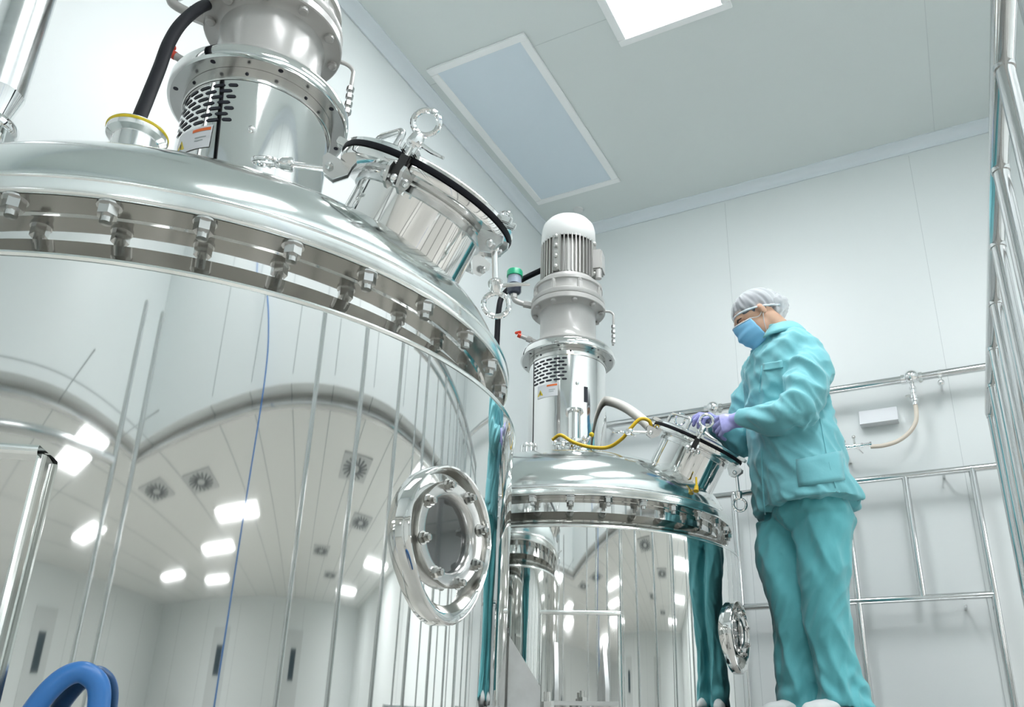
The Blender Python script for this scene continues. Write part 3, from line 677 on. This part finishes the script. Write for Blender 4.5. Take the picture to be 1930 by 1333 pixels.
# things behind the camera that show in the polished steel
m = MB(); m.tube(spline([W(p) for p in ((1.42, -.45, 2.6), (1.40, -.36, 2.1), (1.36, -.14, 1.70), (1.38, -.06, 1.40), (1.37, -.05, .8), (1.38, -.04, -.2), (1.36, -.05, -1.24))], 6), .010, 12)
tag(m.build('blue_air_hose', M['bluehose']), 'thin blue hose hanging from the bulkhead, seen only in the tank reflection', 'hose')
g4 = thing('guard_rail', 'guard rail behind the camera, seen only as dark lines in the foreground tank', 'railing', (.1, -.9, -1.25))
for x, y in ((.08, -.85), (.26, -.80), (-1.5, -1.0)): m = MB(); m.tube([(x-.1, y+.9, 0), (x-.1, y+.9, 2.62)], .024, 16); m.build('post', M['pipe'], g4)
m = MB(); m.tube([(-.02, .05, 2.0), (-1.6, -.1, 2.0)], .022, 16); m.build('rail', M['pipe'], g4)
m = MB(); m.tube([W((XL, YS-.16, HL-.04)), W((XS+.16, YS-.16, HL-.04)), W((XS+.16, YB, HL-.04))], .03, 16); tag(m.build('edge_pipe', M['pipe']), 'steel pipe along the lower edge of the bulkhead, seen only in reflection', 'pipe')

# ------------------------------------------------------------------ the worker
M['cloth'] = mat('teal_scrub_cloth', (.20, .56, .62), .62, spec=.25, sheen=.3, bump=((14, 14, 9), .35, .012, 4))
M['cloth2'] = mat('teal_scrub_trousers', (.14, .52, .57), .65, spec=.25, sheen=.3, bump=((14, 14, 7), .35, .012, 4))
M['skin'] = mat('skin', (.72, .46, .32), .5, spec=.4, var=((20, 20, 20), (.68, .38, .27), 1))
M['glove'] = mat('lilac_glove', (.45, .45, .86), .38, spec=.5, bump=((60, 60, 60), .25, .003, 3))
M['mask'] = mat('blue_face_mask', (.24, .58, .88), .6)
M['maskedge'] = mat('mask_edge', (.78, .86, .92), .6)
M['capcloth'] = mat('white_bouffant_cap', (.74, .77, .80), .7, alpha=.42, bump=((30, 30, 30), .5, .006, 4))
M['hair'] = mat('dark_hair', (.05, .04, .035), .5)
M['hairgrey'] = mat('hair_under_net', (.05, .055, .07), .6, var=((60, 60, 20), (.22, .24, .27), 1))
M['shoe'] = mat('white_overshoe', (.75, .78, .78), .6, bump=((25, 25, 25), .4, .006, 3))
def loft(mb, rings, n=40, sup=2.3):
    """rings: (centre, half-width vector, half-depth vector); a closed tube with rounded ends"""
    vs = []
    for c, A, B in rings:
        c, A, B = Vector(c), Vector(A), Vector(B)
        for i in range(n):
            t = 2*PI*i/n; x, y = math.cos(t), math.sin(t)
            x = math.copysign(abs(x)**(2/sup), x); y = math.copysign(abs(y)**(2/sup), y)
            vs.append(c+A*x+B*y)
    k_ = len(rings); fs = [(j*n+i, j*n+(i+1) % n, (j+1)*n+(i+1) % n, (j+1)*n+i) for j in range(k_-1) for i in range(n)]
    fs += [tuple(reversed(range(n))), tuple((k_-1)*n+i for i in range(n))]
    mb.add(vs, fs)
def interp(rings, k_=5):
    out = []
    R_ = [[Vector(q) for q in r] for r in rings]; Q = [R_[0]]+R_+[R_[-1]]
    for i in range(1, len(Q)-2):
        for s_ in range(k_):
            t = s_/k_; o = []
            for a, b, c, d in zip(Q[i-1], Q[i], Q[i+1], Q[i+2]): o.append(.5*((2*b)+(c-a)*t+(2*a-5*b+4*c-d)*t*t+(3*b-a-3*c+d)*t**3))
            out.append(tuple(o))
    return out+[tuple(R_[-1])]
def limb(mb, pts, rs, k_=5, n=24):
    P = spline(pts, k_); R2 = np.interp(np.linspace(0, len(rs)-1, len(P)), range(len(rs)), rs); mb.tube(P, [float(x) for x in R2], n)
    mb.ball(P[0], float(R2[0])*.99, 16); mb.ball(P[-1], float(R2[-1])*.99, 16)
def remesh(mb, voxel, it=4, fac=.5):
    me = mb.mesh('tmp', M['cloth'], 0); o = bpy.data.objects.new('tmp', me); COL.objects.link(o)
    r = o.modifiers.new('r', 'REMESH'); r.mode = 'VOXEL'; r.voxel_size = voxel; r.use_smooth_shade = True
    s_ = o.modifiers.new('s', 'SMOOTH'); s_.iterations = it; s_.factor = fac
    bpy.context.view_layer.update(); dg = bpy.context.evaluated_depsgraph_get()
    new = bpy.data.meshes.new_from_object(o.evaluated_get(dg)); bpy.data.objects.remove(o); bpy.data.meshes.remove(me)
    return new
def displace(me, fn):
    n = len(me.vertices); co = np.empty(n*3); me.vertices.foreach_get('co', co); co = co.reshape(-1, 3)
    no = np.empty(n*3); me.vertices.foreach_get('normal', no); no = no.reshape(-1, 3)
    d = np.array([fn(Vector(c)) for c in co]); co += no*d[:, None]
    me.vertices.foreach_set('co', co.ravel()); me.update()
def finish(name, me, m, parent):
    me.name = name; me.materials.clear(); me.materials.append(m); me.shade_smooth()
    return link(name, me, parent)

per = thing('person', 'worker in teal scrubs, white hair net and blue mask leaning over the farther tank', 'person', (-.45, 2.98, .033))
O = Vector((-.45, 2.98, .033))
def P3(px, py, Y): return at(px, py, Y)-O
Fv = Vector((-.75, -.66, 0)).normalized(); Lv = Vector((.66, -.75, 0)).normalized(); Zv = Vector((0, 0, 1))
# head frame
fh = Vector((-.74, -.36, -.57)).normalized(); lh = Vector((-fh.y*-1, -fh.x*-1, 0)); lh = Vector((-fh.y, fh.x, 0)).normalized()
if lh.y > 0: lh = -lh
uh = fh.cross(lh); uh = uh if uh.z > 0 else -uh
hc = P3(1424, 602, 2.90)
HT = Matrix((fh, lh, uh)).transposed().to_4x4(); HT.translation = hc; HT = HT @ Matrix.Scale(.88, 4)
def hp_(f, l, u): return HT @ Vector((f, l, u))
neck0 = P3(1473, 640, 2.93)
sL, sR = P3(1520, 662, 2.87), P3(1432, 690, 3.08)
eL, wL = P3(1488, 778, 2.76), P3(1396, 790, 2.82)
eR, wR = P3(1402, 830, 3.10), P3(1352, 802, 3.00)
chest = P3(1476, 735, 2.965); pel = P3(1522, 960, 2.98)
hipL, hipR = P3(1556, 975, 2.92), P3(1486, 985, 3.03)
kL, kR = P3(1560, 1130, 2.90), P3(1496, 1125, 3.0)
aL, aR = P3(1584, 1300, 2.93), P3(1510, 1302, 3.02)
b = MB()
b.ball((-.012, 0, .032), 1, 28, HT, (.094, .074, .083)); b.ball((.012, 0, -.030), 1, 28, HT, (.074, .062, .088))
b.ball((.040, 0, -.082), 1, 20, HT, (.036, .040, .034)); b.ball((.050, .028, -.020), 1, 14, HT, (.028, .028, .026)); b.ball((.050, -.028, -.020), 1, 14, HT, (.028, .028, .026))
b.tube([hp_(.078, 0, .020), hp_(.092, 0, -.004), hp_(.104, 0, -.026), hp_(.090, 0, -.036)], [.009, .010, .014, .012], 12); b.ball((.072, 0, .034), 1, 14, HT, (.020, .046, .012))
b.tube([hp_(-.03, 0, -.02), hp_(-.045, 0, -.09), neck0+Vector((0, 0, -.01)), chest], [.056, .052, .060, .075], 24)
for s_ in (1, -1):
    b.tube([hp_(-.005, s_*.070, .012), hp_(-.018, s_*.083, .020)], .012, 10); b.ball((-.016, s_*.080, .004), 1, 12, HT, (.018, .007, .030))
loft(b, interp([(neck0, Lv*.06, Fv*.05), ((sL+sR)/2+Vector((0, 0, -.03)), Lv*.13, Fv*.07), (chest, Lv*.14, Fv*.09), ((chest+pel)/2, Lv*.12, Fv*.085), (pel+Vector((0, 0, .03)), Lv*.13, Fv*.09), (pel-Vector((0, 0, .02)), Lv*.11, Fv*.075)]), 28)
limb(b, [sL, (sL+eL)/2, eL, wL], [.045, .042, .036, .026]); limb(b, [sR, (sR+eR)/2, eR, wR], [.045, .042, .036, .026])
limb(b, [hipL, (hipL+kL)/2, kL, (kL+aL)/2, aL], [.068, .062, .046, .043, .034]); limb(b, [hipR, (hipR+kR)/2, kR, (kR+aR)/2, aR], [.068, .062, .046, .043, .034])
finish('body', remesh(b, .0055, 3), M['skin'], per)
# face details
m = MB()
for s_ in (1, -1): m.ball((.0735, s_*.030, .008), 1, 14, HT, (.012, .0145, .0095))
m.build('eyelids', M['skin'], per)
m = MB()
for s_ in (1, -1):
    m.tube([hp_(.0800, s_*.016, .001), hp_(.0868, s_*.030, -.003), hp_(.0780, s_*.045, .000)], [.0018, .0032, .0022], 8)
    m.tube([hp_(.0860, s_*.014, .026), hp_(.0845, s_*.030, .031), hp_(.0720, s_*.048, .026)], [.0026, .0034, .0018], 8)
m.build('brows_and_lashes', M['hair'], per)
# mask: shell over nose and chin with pleats
def maskpt(q, v, off=0):      # q across (-1..1), v down (0..1)
    wd = (.058+.010*math.sin(v*PI))*(1-.22*v*v); a = q*1.30
    f = .032+(.098-.020*abs(v-.40)*2)*math.cos(a)**1.3; l = wd*1.12*math.sin(a); u = -.002-.112*v-.010*math.cos(a)*(v-.5)+(.014*math.cos(a)**3 if v < .2 else 0)*(1-v*5)
    f -= .012*v*v; f += .0022*math.sin(v*PI*7)*math.cos(a)+off
    return (f, l, u)
m = MB(); nq, nv = 26, 28; vs = [maskpt(-1+2*i/nq, j/nv) for j in range(nv+1) for i in range(nq+1)]
m.add(vs, [(j*(nq+1)+i, j*(nq+1)+i+1, (j+1)*(nq+1)+i+1, (j+1)*(nq+1)+i) for j in range(nv) for i in range(nq)], HT)
mk = m.build('face_mask', M['mask'], per, smooth=60); md = mk.modifiers.new('thickness', 'SOLIDIFY'); md.thickness = .0025
m = MB(); m.tube([HT @ Vector(maskpt(-1+2*i/20, 0, .001)) for i in range(21)], .0026, 8); m.build('mask_edge', M['maskedge'], mk)
m = MB()
for s_ in (1, -1):
    for v in (0, 1): m.tube(spline([HT @ Vector(maskpt(s_, v)), hp_(.01, s_*.070, -.015-.03*v), hp_(-.024, s_*.086, .010)], 5), .0012, 6)
m.build('ear_loop', M['maskedge'], mk)
# hair and cap
m = MB(); m.ball((-.016, 0, .041), 1, 30, HT, (.093, .078, .082)); m.ball((-.078, 0, .010), 1, 20, HT, (.040, .046, .042))
hr = finish('hair', remesh(m, .006, 3), M['hairgrey'], per)
displace(hr.data, lambda p: .004*noise.noise(p*45))
hb = hr.data
m = MB(); nu, nv = 120, 22; vs = []
for j in range(nv+1):
    v = j/nv
    for i in range(nu):
        a = 2*PI*i/nu
        back = .5*(1-math.cos(a)); ph = v*PI*(.50+.12*back)
        ruff = (.0045*math.sin(a*17+2.2*math.sin(3*v+a))+.0030*math.sin(a*29+1.7))*math.sin(min(v*1.4, 1)*PI*.5)
        rr = 1+.10*math.sin(v*PI)*back+ruff*9*(.35+.65*v)*(.6+.4*back)
        if v > .86: rr *= 1-.03*(v-.86)/.14*(1-back*.4)
        f = -.020+(.099+.022*back)*math.cos(a)*math.sin(ph)*rr; l = .084*math.sin(a)*math.sin(ph)*rr
        u = .044+.086*math.cos(ph)*(1+.05*back)*rr-.026*back*v
        vs.append((f, l, u+(.012*math.cos(a) if v > .7 else 0)*(v-.7)/.3))
fs = [(j*nu+i, j*nu+(i+1) % nu, (j+1)*nu+(i+1) % nu, (j+1)*nu+i) for j in range(nv) for i in range(nu)]
m.add(vs, fs, HT); cp = m.build('hair_net', M['capcloth'], per, smooth=60)
m = MB(); ring = [HT @ Vector(vs[nv*nu+i]) for i in range(0, nu, 2)]; m.tube(ring, .0042, 8, closed=True)
for i in range(len(m.v)): pass
m.build('elastic_band', M['maskedge'], cp)
# puffed tail of the net at the nape
m = MB(); m.ball((-.112, .0, -.004), 1, 26, HT, (.062, .066, .056)); tl = finish('net_tail', remesh(m, .006, 2), M['capcloth'], cp)
displace(tl.data, lambda p: .012*noise.noise(p*32)+.006*noise.noise(p*80))

# jacket
j = MB()
def ring(px, py, Y, a, bq, tilt=0): return (P3(px, py, Y), Lv*a+Zv*tilt, Fv*bq)
loft(j, interp([ring(1472, 618, 2.935, .062, .060), ring(1472, 634, 2.94, .085, .066), ring(1470, 655, 2.95, .150, .088, -.004), ring(1472, 685, 2.955, .182, .112), ring(1478, 735, 2.965, .184, .128), ring(1488, 800, 2.97, .186, .138), ring(1497, 850, 2.975, .196, .148), ring(1508, 905, 2.98, .210, .158), ring(1520, 945, 2.98, .222, .166), ring(1523, 962, 2.98, .226, .169)]), 56)
limb(j, [sL+Lv*.0-Zv*.005, P3(1527, 700, 2.83), eL+Vector((.012, 0, .004)), P3(1437, 783, 2.79), P3(1405, 787, 2.815)], [.064, .079, .078, .060, .044], 7, 28)
limb(j, [sR-Zv*.01, P3(1412, 755, 3.11), eR, P3(1372, 818, 3.04), P3(1358, 806, 3.01)], [.062, .070, .066, .052, .044], 7, 28)
jm = remesh(j, .0065, 3)
dL = (eL-sL)
def folds(p):
    q = Vector((p.x, p.y, p.z))
    n1 = noise.noise(Vector((q.x*9+q.z*5, q.y*9, q.z*7))); n2 = noise.noise(Vector((q.x*22+q.z*14, q.y*20, q.z*13+3)))
    d = .014*(.5-abs(n1)*2.6)+.006*(.5-abs(n2)*2.4)
    de = (q-eL).length; 
    if de < .17: d += .0075*math.sin((q-sL).dot((wL-sL).normalized())*95+3*n1)*(1-de/.17)
    ds = (q-sL).length
    if ds < .16: d += .006*math.sin((q.x*40-q.z*62)+4*n1)*(1-ds/.16)
    return d
displace(jm, folds)
jk = finish('jacket', jm, M['cloth'], per); sd = jk.modifiers.new('s', 'SMOOTH'); sd.iterations = 1; sd.factor = .4
# trousers
j = MB()
loft(j, interp([(pel+Vector((0, 0, .06)), Lv*.165, Fv*.125), (pel+Vector((0, 0, -.03)), Lv*.185, Fv*.13), (pel+Vector((0, 0, -.05)), Lv*.17, Fv*.12), (pel+Vector((0, 0, -.085)), Lv*.12, Fv*.10)]), 40)
def leg(rows):
    loft(j, interp([(P3(px, py, Y), Lv*a, Fv*bq) for px, py, Y, a, bq in rows]), 32, 2.1)
leg([(1553, 975, 2.93, .098, .105), (1553, 1040, 2.92, .096, .094), (1552, 1110, 2.91, .082, .080), (1561, 1180, 2.92, .070, .076), (1570, 1240, 2.93, .068, .074), (1584, 1295, 2.93, .080, .080), (1590, 1318, 2.93, .086, .084), (1595, 1338, 2.93, .092, .086)])
leg([(1478, 985, 3.02, .092, .100), (1476, 1040, 3.01, .090, .095), (1488, 1110, 2.99, .086, .090), (1504, 1180, 3.0, .078, .086), (1508, 1240, 3.01, .082, .084), (1510, 1290, 3.01, .088, .088), (1514, 1316, 3.01, .086, .090), (1517, 1338, 3.01, .088, .090)])
tm = remesh(j, .0065, 3)
def tfolds(p):
    n1 = noise.noise(Vector((p.x*12+p.z*4, p.y*12, p.z*3.2))); n2 = noise.noise(Vector((p.x*24-p.z*12, p.y*20, p.z*7+5)))
    d = .009*(.5-abs(n1)*2.6)+.0045*(.5-abs(n2)*2.4)+.005*math.sin((p.x*30+p.z*24)+5*n1)*max(0, 1-abs(p.z-.55)/.25)
    if p.z < .22: d += .007*math.sin(p.z*75+6*n1)*(1-p.z/.22)
    return d
displace(tm, tfolds); tr = finish('trousers', tm, M['cloth2'], per)
# shoes under the hems
for px, Y in ((1594, 2.92), (1516, 3.0)):
    m = MB(); c = P3(px, 1322, Y); c.z = 0
    T = Matrix((Fv, Lv, Zv)).transposed().to_4x4(); T.translation = c
    m.ball((.03, 0, .035), 1, 24, T, (.135, .052, .036)); m.ball((-.03, 0, .055), 1, 20, T, (.06, .048, .05)); s_ = finish('overshoe', remesh(m, .006, 3), M['shoe'], per)
    displace(s_.data, lambda p: .003*noise.noise(p*40))
    if px < 1550: m = MB(); m.tube([T @ Vector((.02+.055*math.cos(q)-.02, .050*math.sin(q), .088+.012*math.cos(q))) for q in np.linspace(0, 2*PI, 25)[:-1]], .0032, 8, closed=True); m.build('yellow_elastic', M['yellow'], s_)

# gloved hands
def hand(wr, kn, spread, back, length, curls, thumb_side, name, cuff_from, sc=1.0):
    """wr wrist, kn knuckle centre; spread: index->little unit vector; back: unit vector out of the back of the hand"""
    m = MB(); d = (kn-wr).normalized(); spread = (spread-d*spread.dot(d)).normalized(); back = (back-d*back.dot(d)-spread*back.dot(spread)).normalized()
    Lh = (kn-wr).length
    loft(m, interp([(wr-d*.012, spread*.026*sc, back*.021*sc), (wr+d*Lh*.3, spread*.033*sc, back*.019*sc), (wr+d*Lh*.7, spread*.041*sc, back*.017*sc), (kn, spread*.041*sc, back*.014*sc)]), 24)
    for k_, (o_, ln, r) in enumerate(((-.031, .070, .0095), (-.010, .078, .0098), (.011, .072, .0094), (.031, .056, .0085))):
        c1, c2, c3 = curls[k_]; p = kn+spread*o_*sc-d*.008; pts = [p-d*.02, p]; ang = 0; dirv = d
        for seg, cu in ((.45, c1), (.30, c2), (.25, c3)):
            ang += cu; dirv = d*math.cos(ang)-back*math.sin(ang)+spread*o_*2.2; dirv.normalize(); p = p+dirv*ln*seg*1.12*sc; pts.append(p)
        m.tube(pts, [r*1.02*sc, r*1.05*sc, r*sc, r*.94*sc, r*.82*sc], 14); m.ball(pts[-1], r*.83*sc, 12); [m.ball(q, r*1.02*sc, 12) for q in pts[2:-1]]
    t0 = wr+d*Lh*.35+thumb_side*spread*.024*sc-back*.006; t1 = t0+(d*.55+thumb_side*spread*.62-back*.55).normalized()*.038*sc; t2 = t1+(d*.85+thumb_side*spread*.05-back*.55).normalized()*.030*sc; t3 = t2+(d*.7-thumb_side*spread*.2-back*.6).normalized()*.022*sc
    m.tube([t0, t1, t2, t3], [.015*sc, .0125*sc, .011*sc, .0088*sc], 14); m.ball(t3, .0089*sc, 12); m.ball(t1, .0125*sc, 12); m.ball(t2, .011*sc, 12)
    dd = (wr-cuff_from).normalized()
    m.tube([cuff_from, cuff_from+(wr-cuff_from)*.5, wr+dd*.012], [.036*sc, .032*sc, .027*sc], 22)
    g_ = finish(name, remesh(m, .0026, 2), M['glove'], per); displace(g_.data, lambda p: .0009*noise.noise(p*70)); return g_
hand(P3(1386, 793, 2.825), P3(1358, 800, 2.82), Vector((.12, -.25, -1)), Vector((-.2, -.9, .35)), 1, ((.35, .75, .5), (.55, .8, .5), (.7, .8, .5), (.85, .8, .5)), -1, 'left_glove', P3(1408, 788, 2.815))
hand(P3(1352, 796, 2.99), P3(1334, 782, 2.96), Vector((.35, -.85, -.35)), Vector((-.1, -.3, 1)), 1, ((.5, .7, .4), (.65, .8, .5), (.8, .9, .5), (1.0, .9, .5)), -1, 'right_glove', P3(1368, 806, 3.03), .95)

# collar, placket, pockets: strips laid on the cloth surface
from mathutils.bvhtree import BVHTree
dgv = bpy.context.evaluated_depsgraph_get(); bpy.context.view_layer.update()
bv = BVHTree.FromPolygons([v.co.copy() for v in jm.vertices], [tuple(p.vertices) for p in jm.polygons])
def onj(px, py, off=.004):
    d = ray(px, py).normalized(); h = bv.ray_cast(-O, d)
    if h[0] is None: return None
    return h[0]+h[1]*off
def strip(name, pxs, r, mt, k_=6, off=.002):
    pp = []
    for i in range(len(pxs)-1):
        for q in range(k_):
            a, b_ = pxs[i], pxs[i+1]; pp.append((a[0]+(b_[0]-a[0])*q/k_, a[1]+(b_[1]-a[1])*q/k_))
    pp.append(pxs[-1]); P = [onj(x, y, off) for x, y in pp]; P = [p for p in P if p]
    if len(P) < 3: return
    m = MB(); m.tube(P, r, 8); m.build(name, mt, per)
def patch_on(name, rows, mt, off=.0035):
    # rows: list of rows of pixels; a thin cloth patch that follows the surface
    n_ = len(rows[0]); vs = []
    for r_ in rows:
        for x, y in r_:
            p = onj(x, y, off)
            if p is None: return
            vs.append(p)
    fs = [(j_*n_+i, j_*n_+i+1, (j_+1)*n_+i+1, (j_+1)*n_+i) for j_ in range(len(rows)-1) for i in range(n_-1)]
    m = MB(); m.add(vs, fs); o = m.build(name, mt, per, smooth=80); md = o.modifiers.new('t', 'SOLIDIFY'); md.thickness = .003; md.offset = 0
def grid(a, b_, c, d, nx=8, ny=6):   # corners TL TR BR BL
    return [[(a[0]+(b_[0]-a[0])*i/nx+((d[0]-a[0])+(c[0]-b_[0]-d[0]+a[0])*i/nx)*j_/ny, a[1]+(b_[1]-a[1])*i/nx+((d[1]-a[1])+(c[1]-b_[1]-d[1]+a[1])*i/nx)*j_/ny) for i in range(nx+1)] for j_ in range(ny+1)]
patch_on('hip_pocket', grid((1500, 868), (1585, 850), (1592, 905), (1506, 918)), M['cloth'])
patch_on('chest_pocket_flap', grid((1440, 686), (1474, 680), (1476, 694), (1440, 700)), M['cloth'])
strip('front_placket', [(1436, 690), (1432, 740)], .0028, M['cloth']); strip('front_placket', [(1435, 850), (1437, 900), (1440, 945), (1442, 975)], .0035, M['cloth'])
strip('side_seam', [(1545, 790), (1556, 850), (1575, 920)], .002, M['cloth'])
# collar
m = MB()
cc = P3(1470, 632, 2.94)
def col(a, h):    # h 0: outer edge lying on the shoulders, 1: fold at the neck
    r = .064+.040*(1-h)**.8; back_ = .5*(1-math.cos(a)); c = cc+Vector((0, 0, -.012+(.030+.016*back_)*h**.7+.004*back_))
    return c+Lv*math.sin(a)*r*1.12+Fv*math.cos(a)*r*.98+Vector((0, 0, -.030*(1-h)*(.35+.65*(1+math.cos(a))/2)))
n_ = 36; hs = (0, .2, .4, .6, .8, 1.0); vs = []
for h in hs:
    for i in range(n_+1): a = .30+.22*h+(2*PI-.60-.44*h)*i/n_; vs.append(col(a, h))
m.add(vs, [(j_*(n_+1)+i, j_*(n_+1)+i+1, (j_+1)*(n_+1)+i+1, (j_+1)*(n_+1)+i) for j_ in range(len(hs)-1) for i in range(n_)])
o = m.build('collar', M['cloth'], per, smooth=80); md = o.modifiers.new('t', 'SOLIDIFY'); md.thickness = .005
m = MB(); m.tube([cc+Vector((0, 0, -.04)), cc+Vector((0, 0, .012))], [.066, .058], 28); m.build('undershirt', M['black'], per)
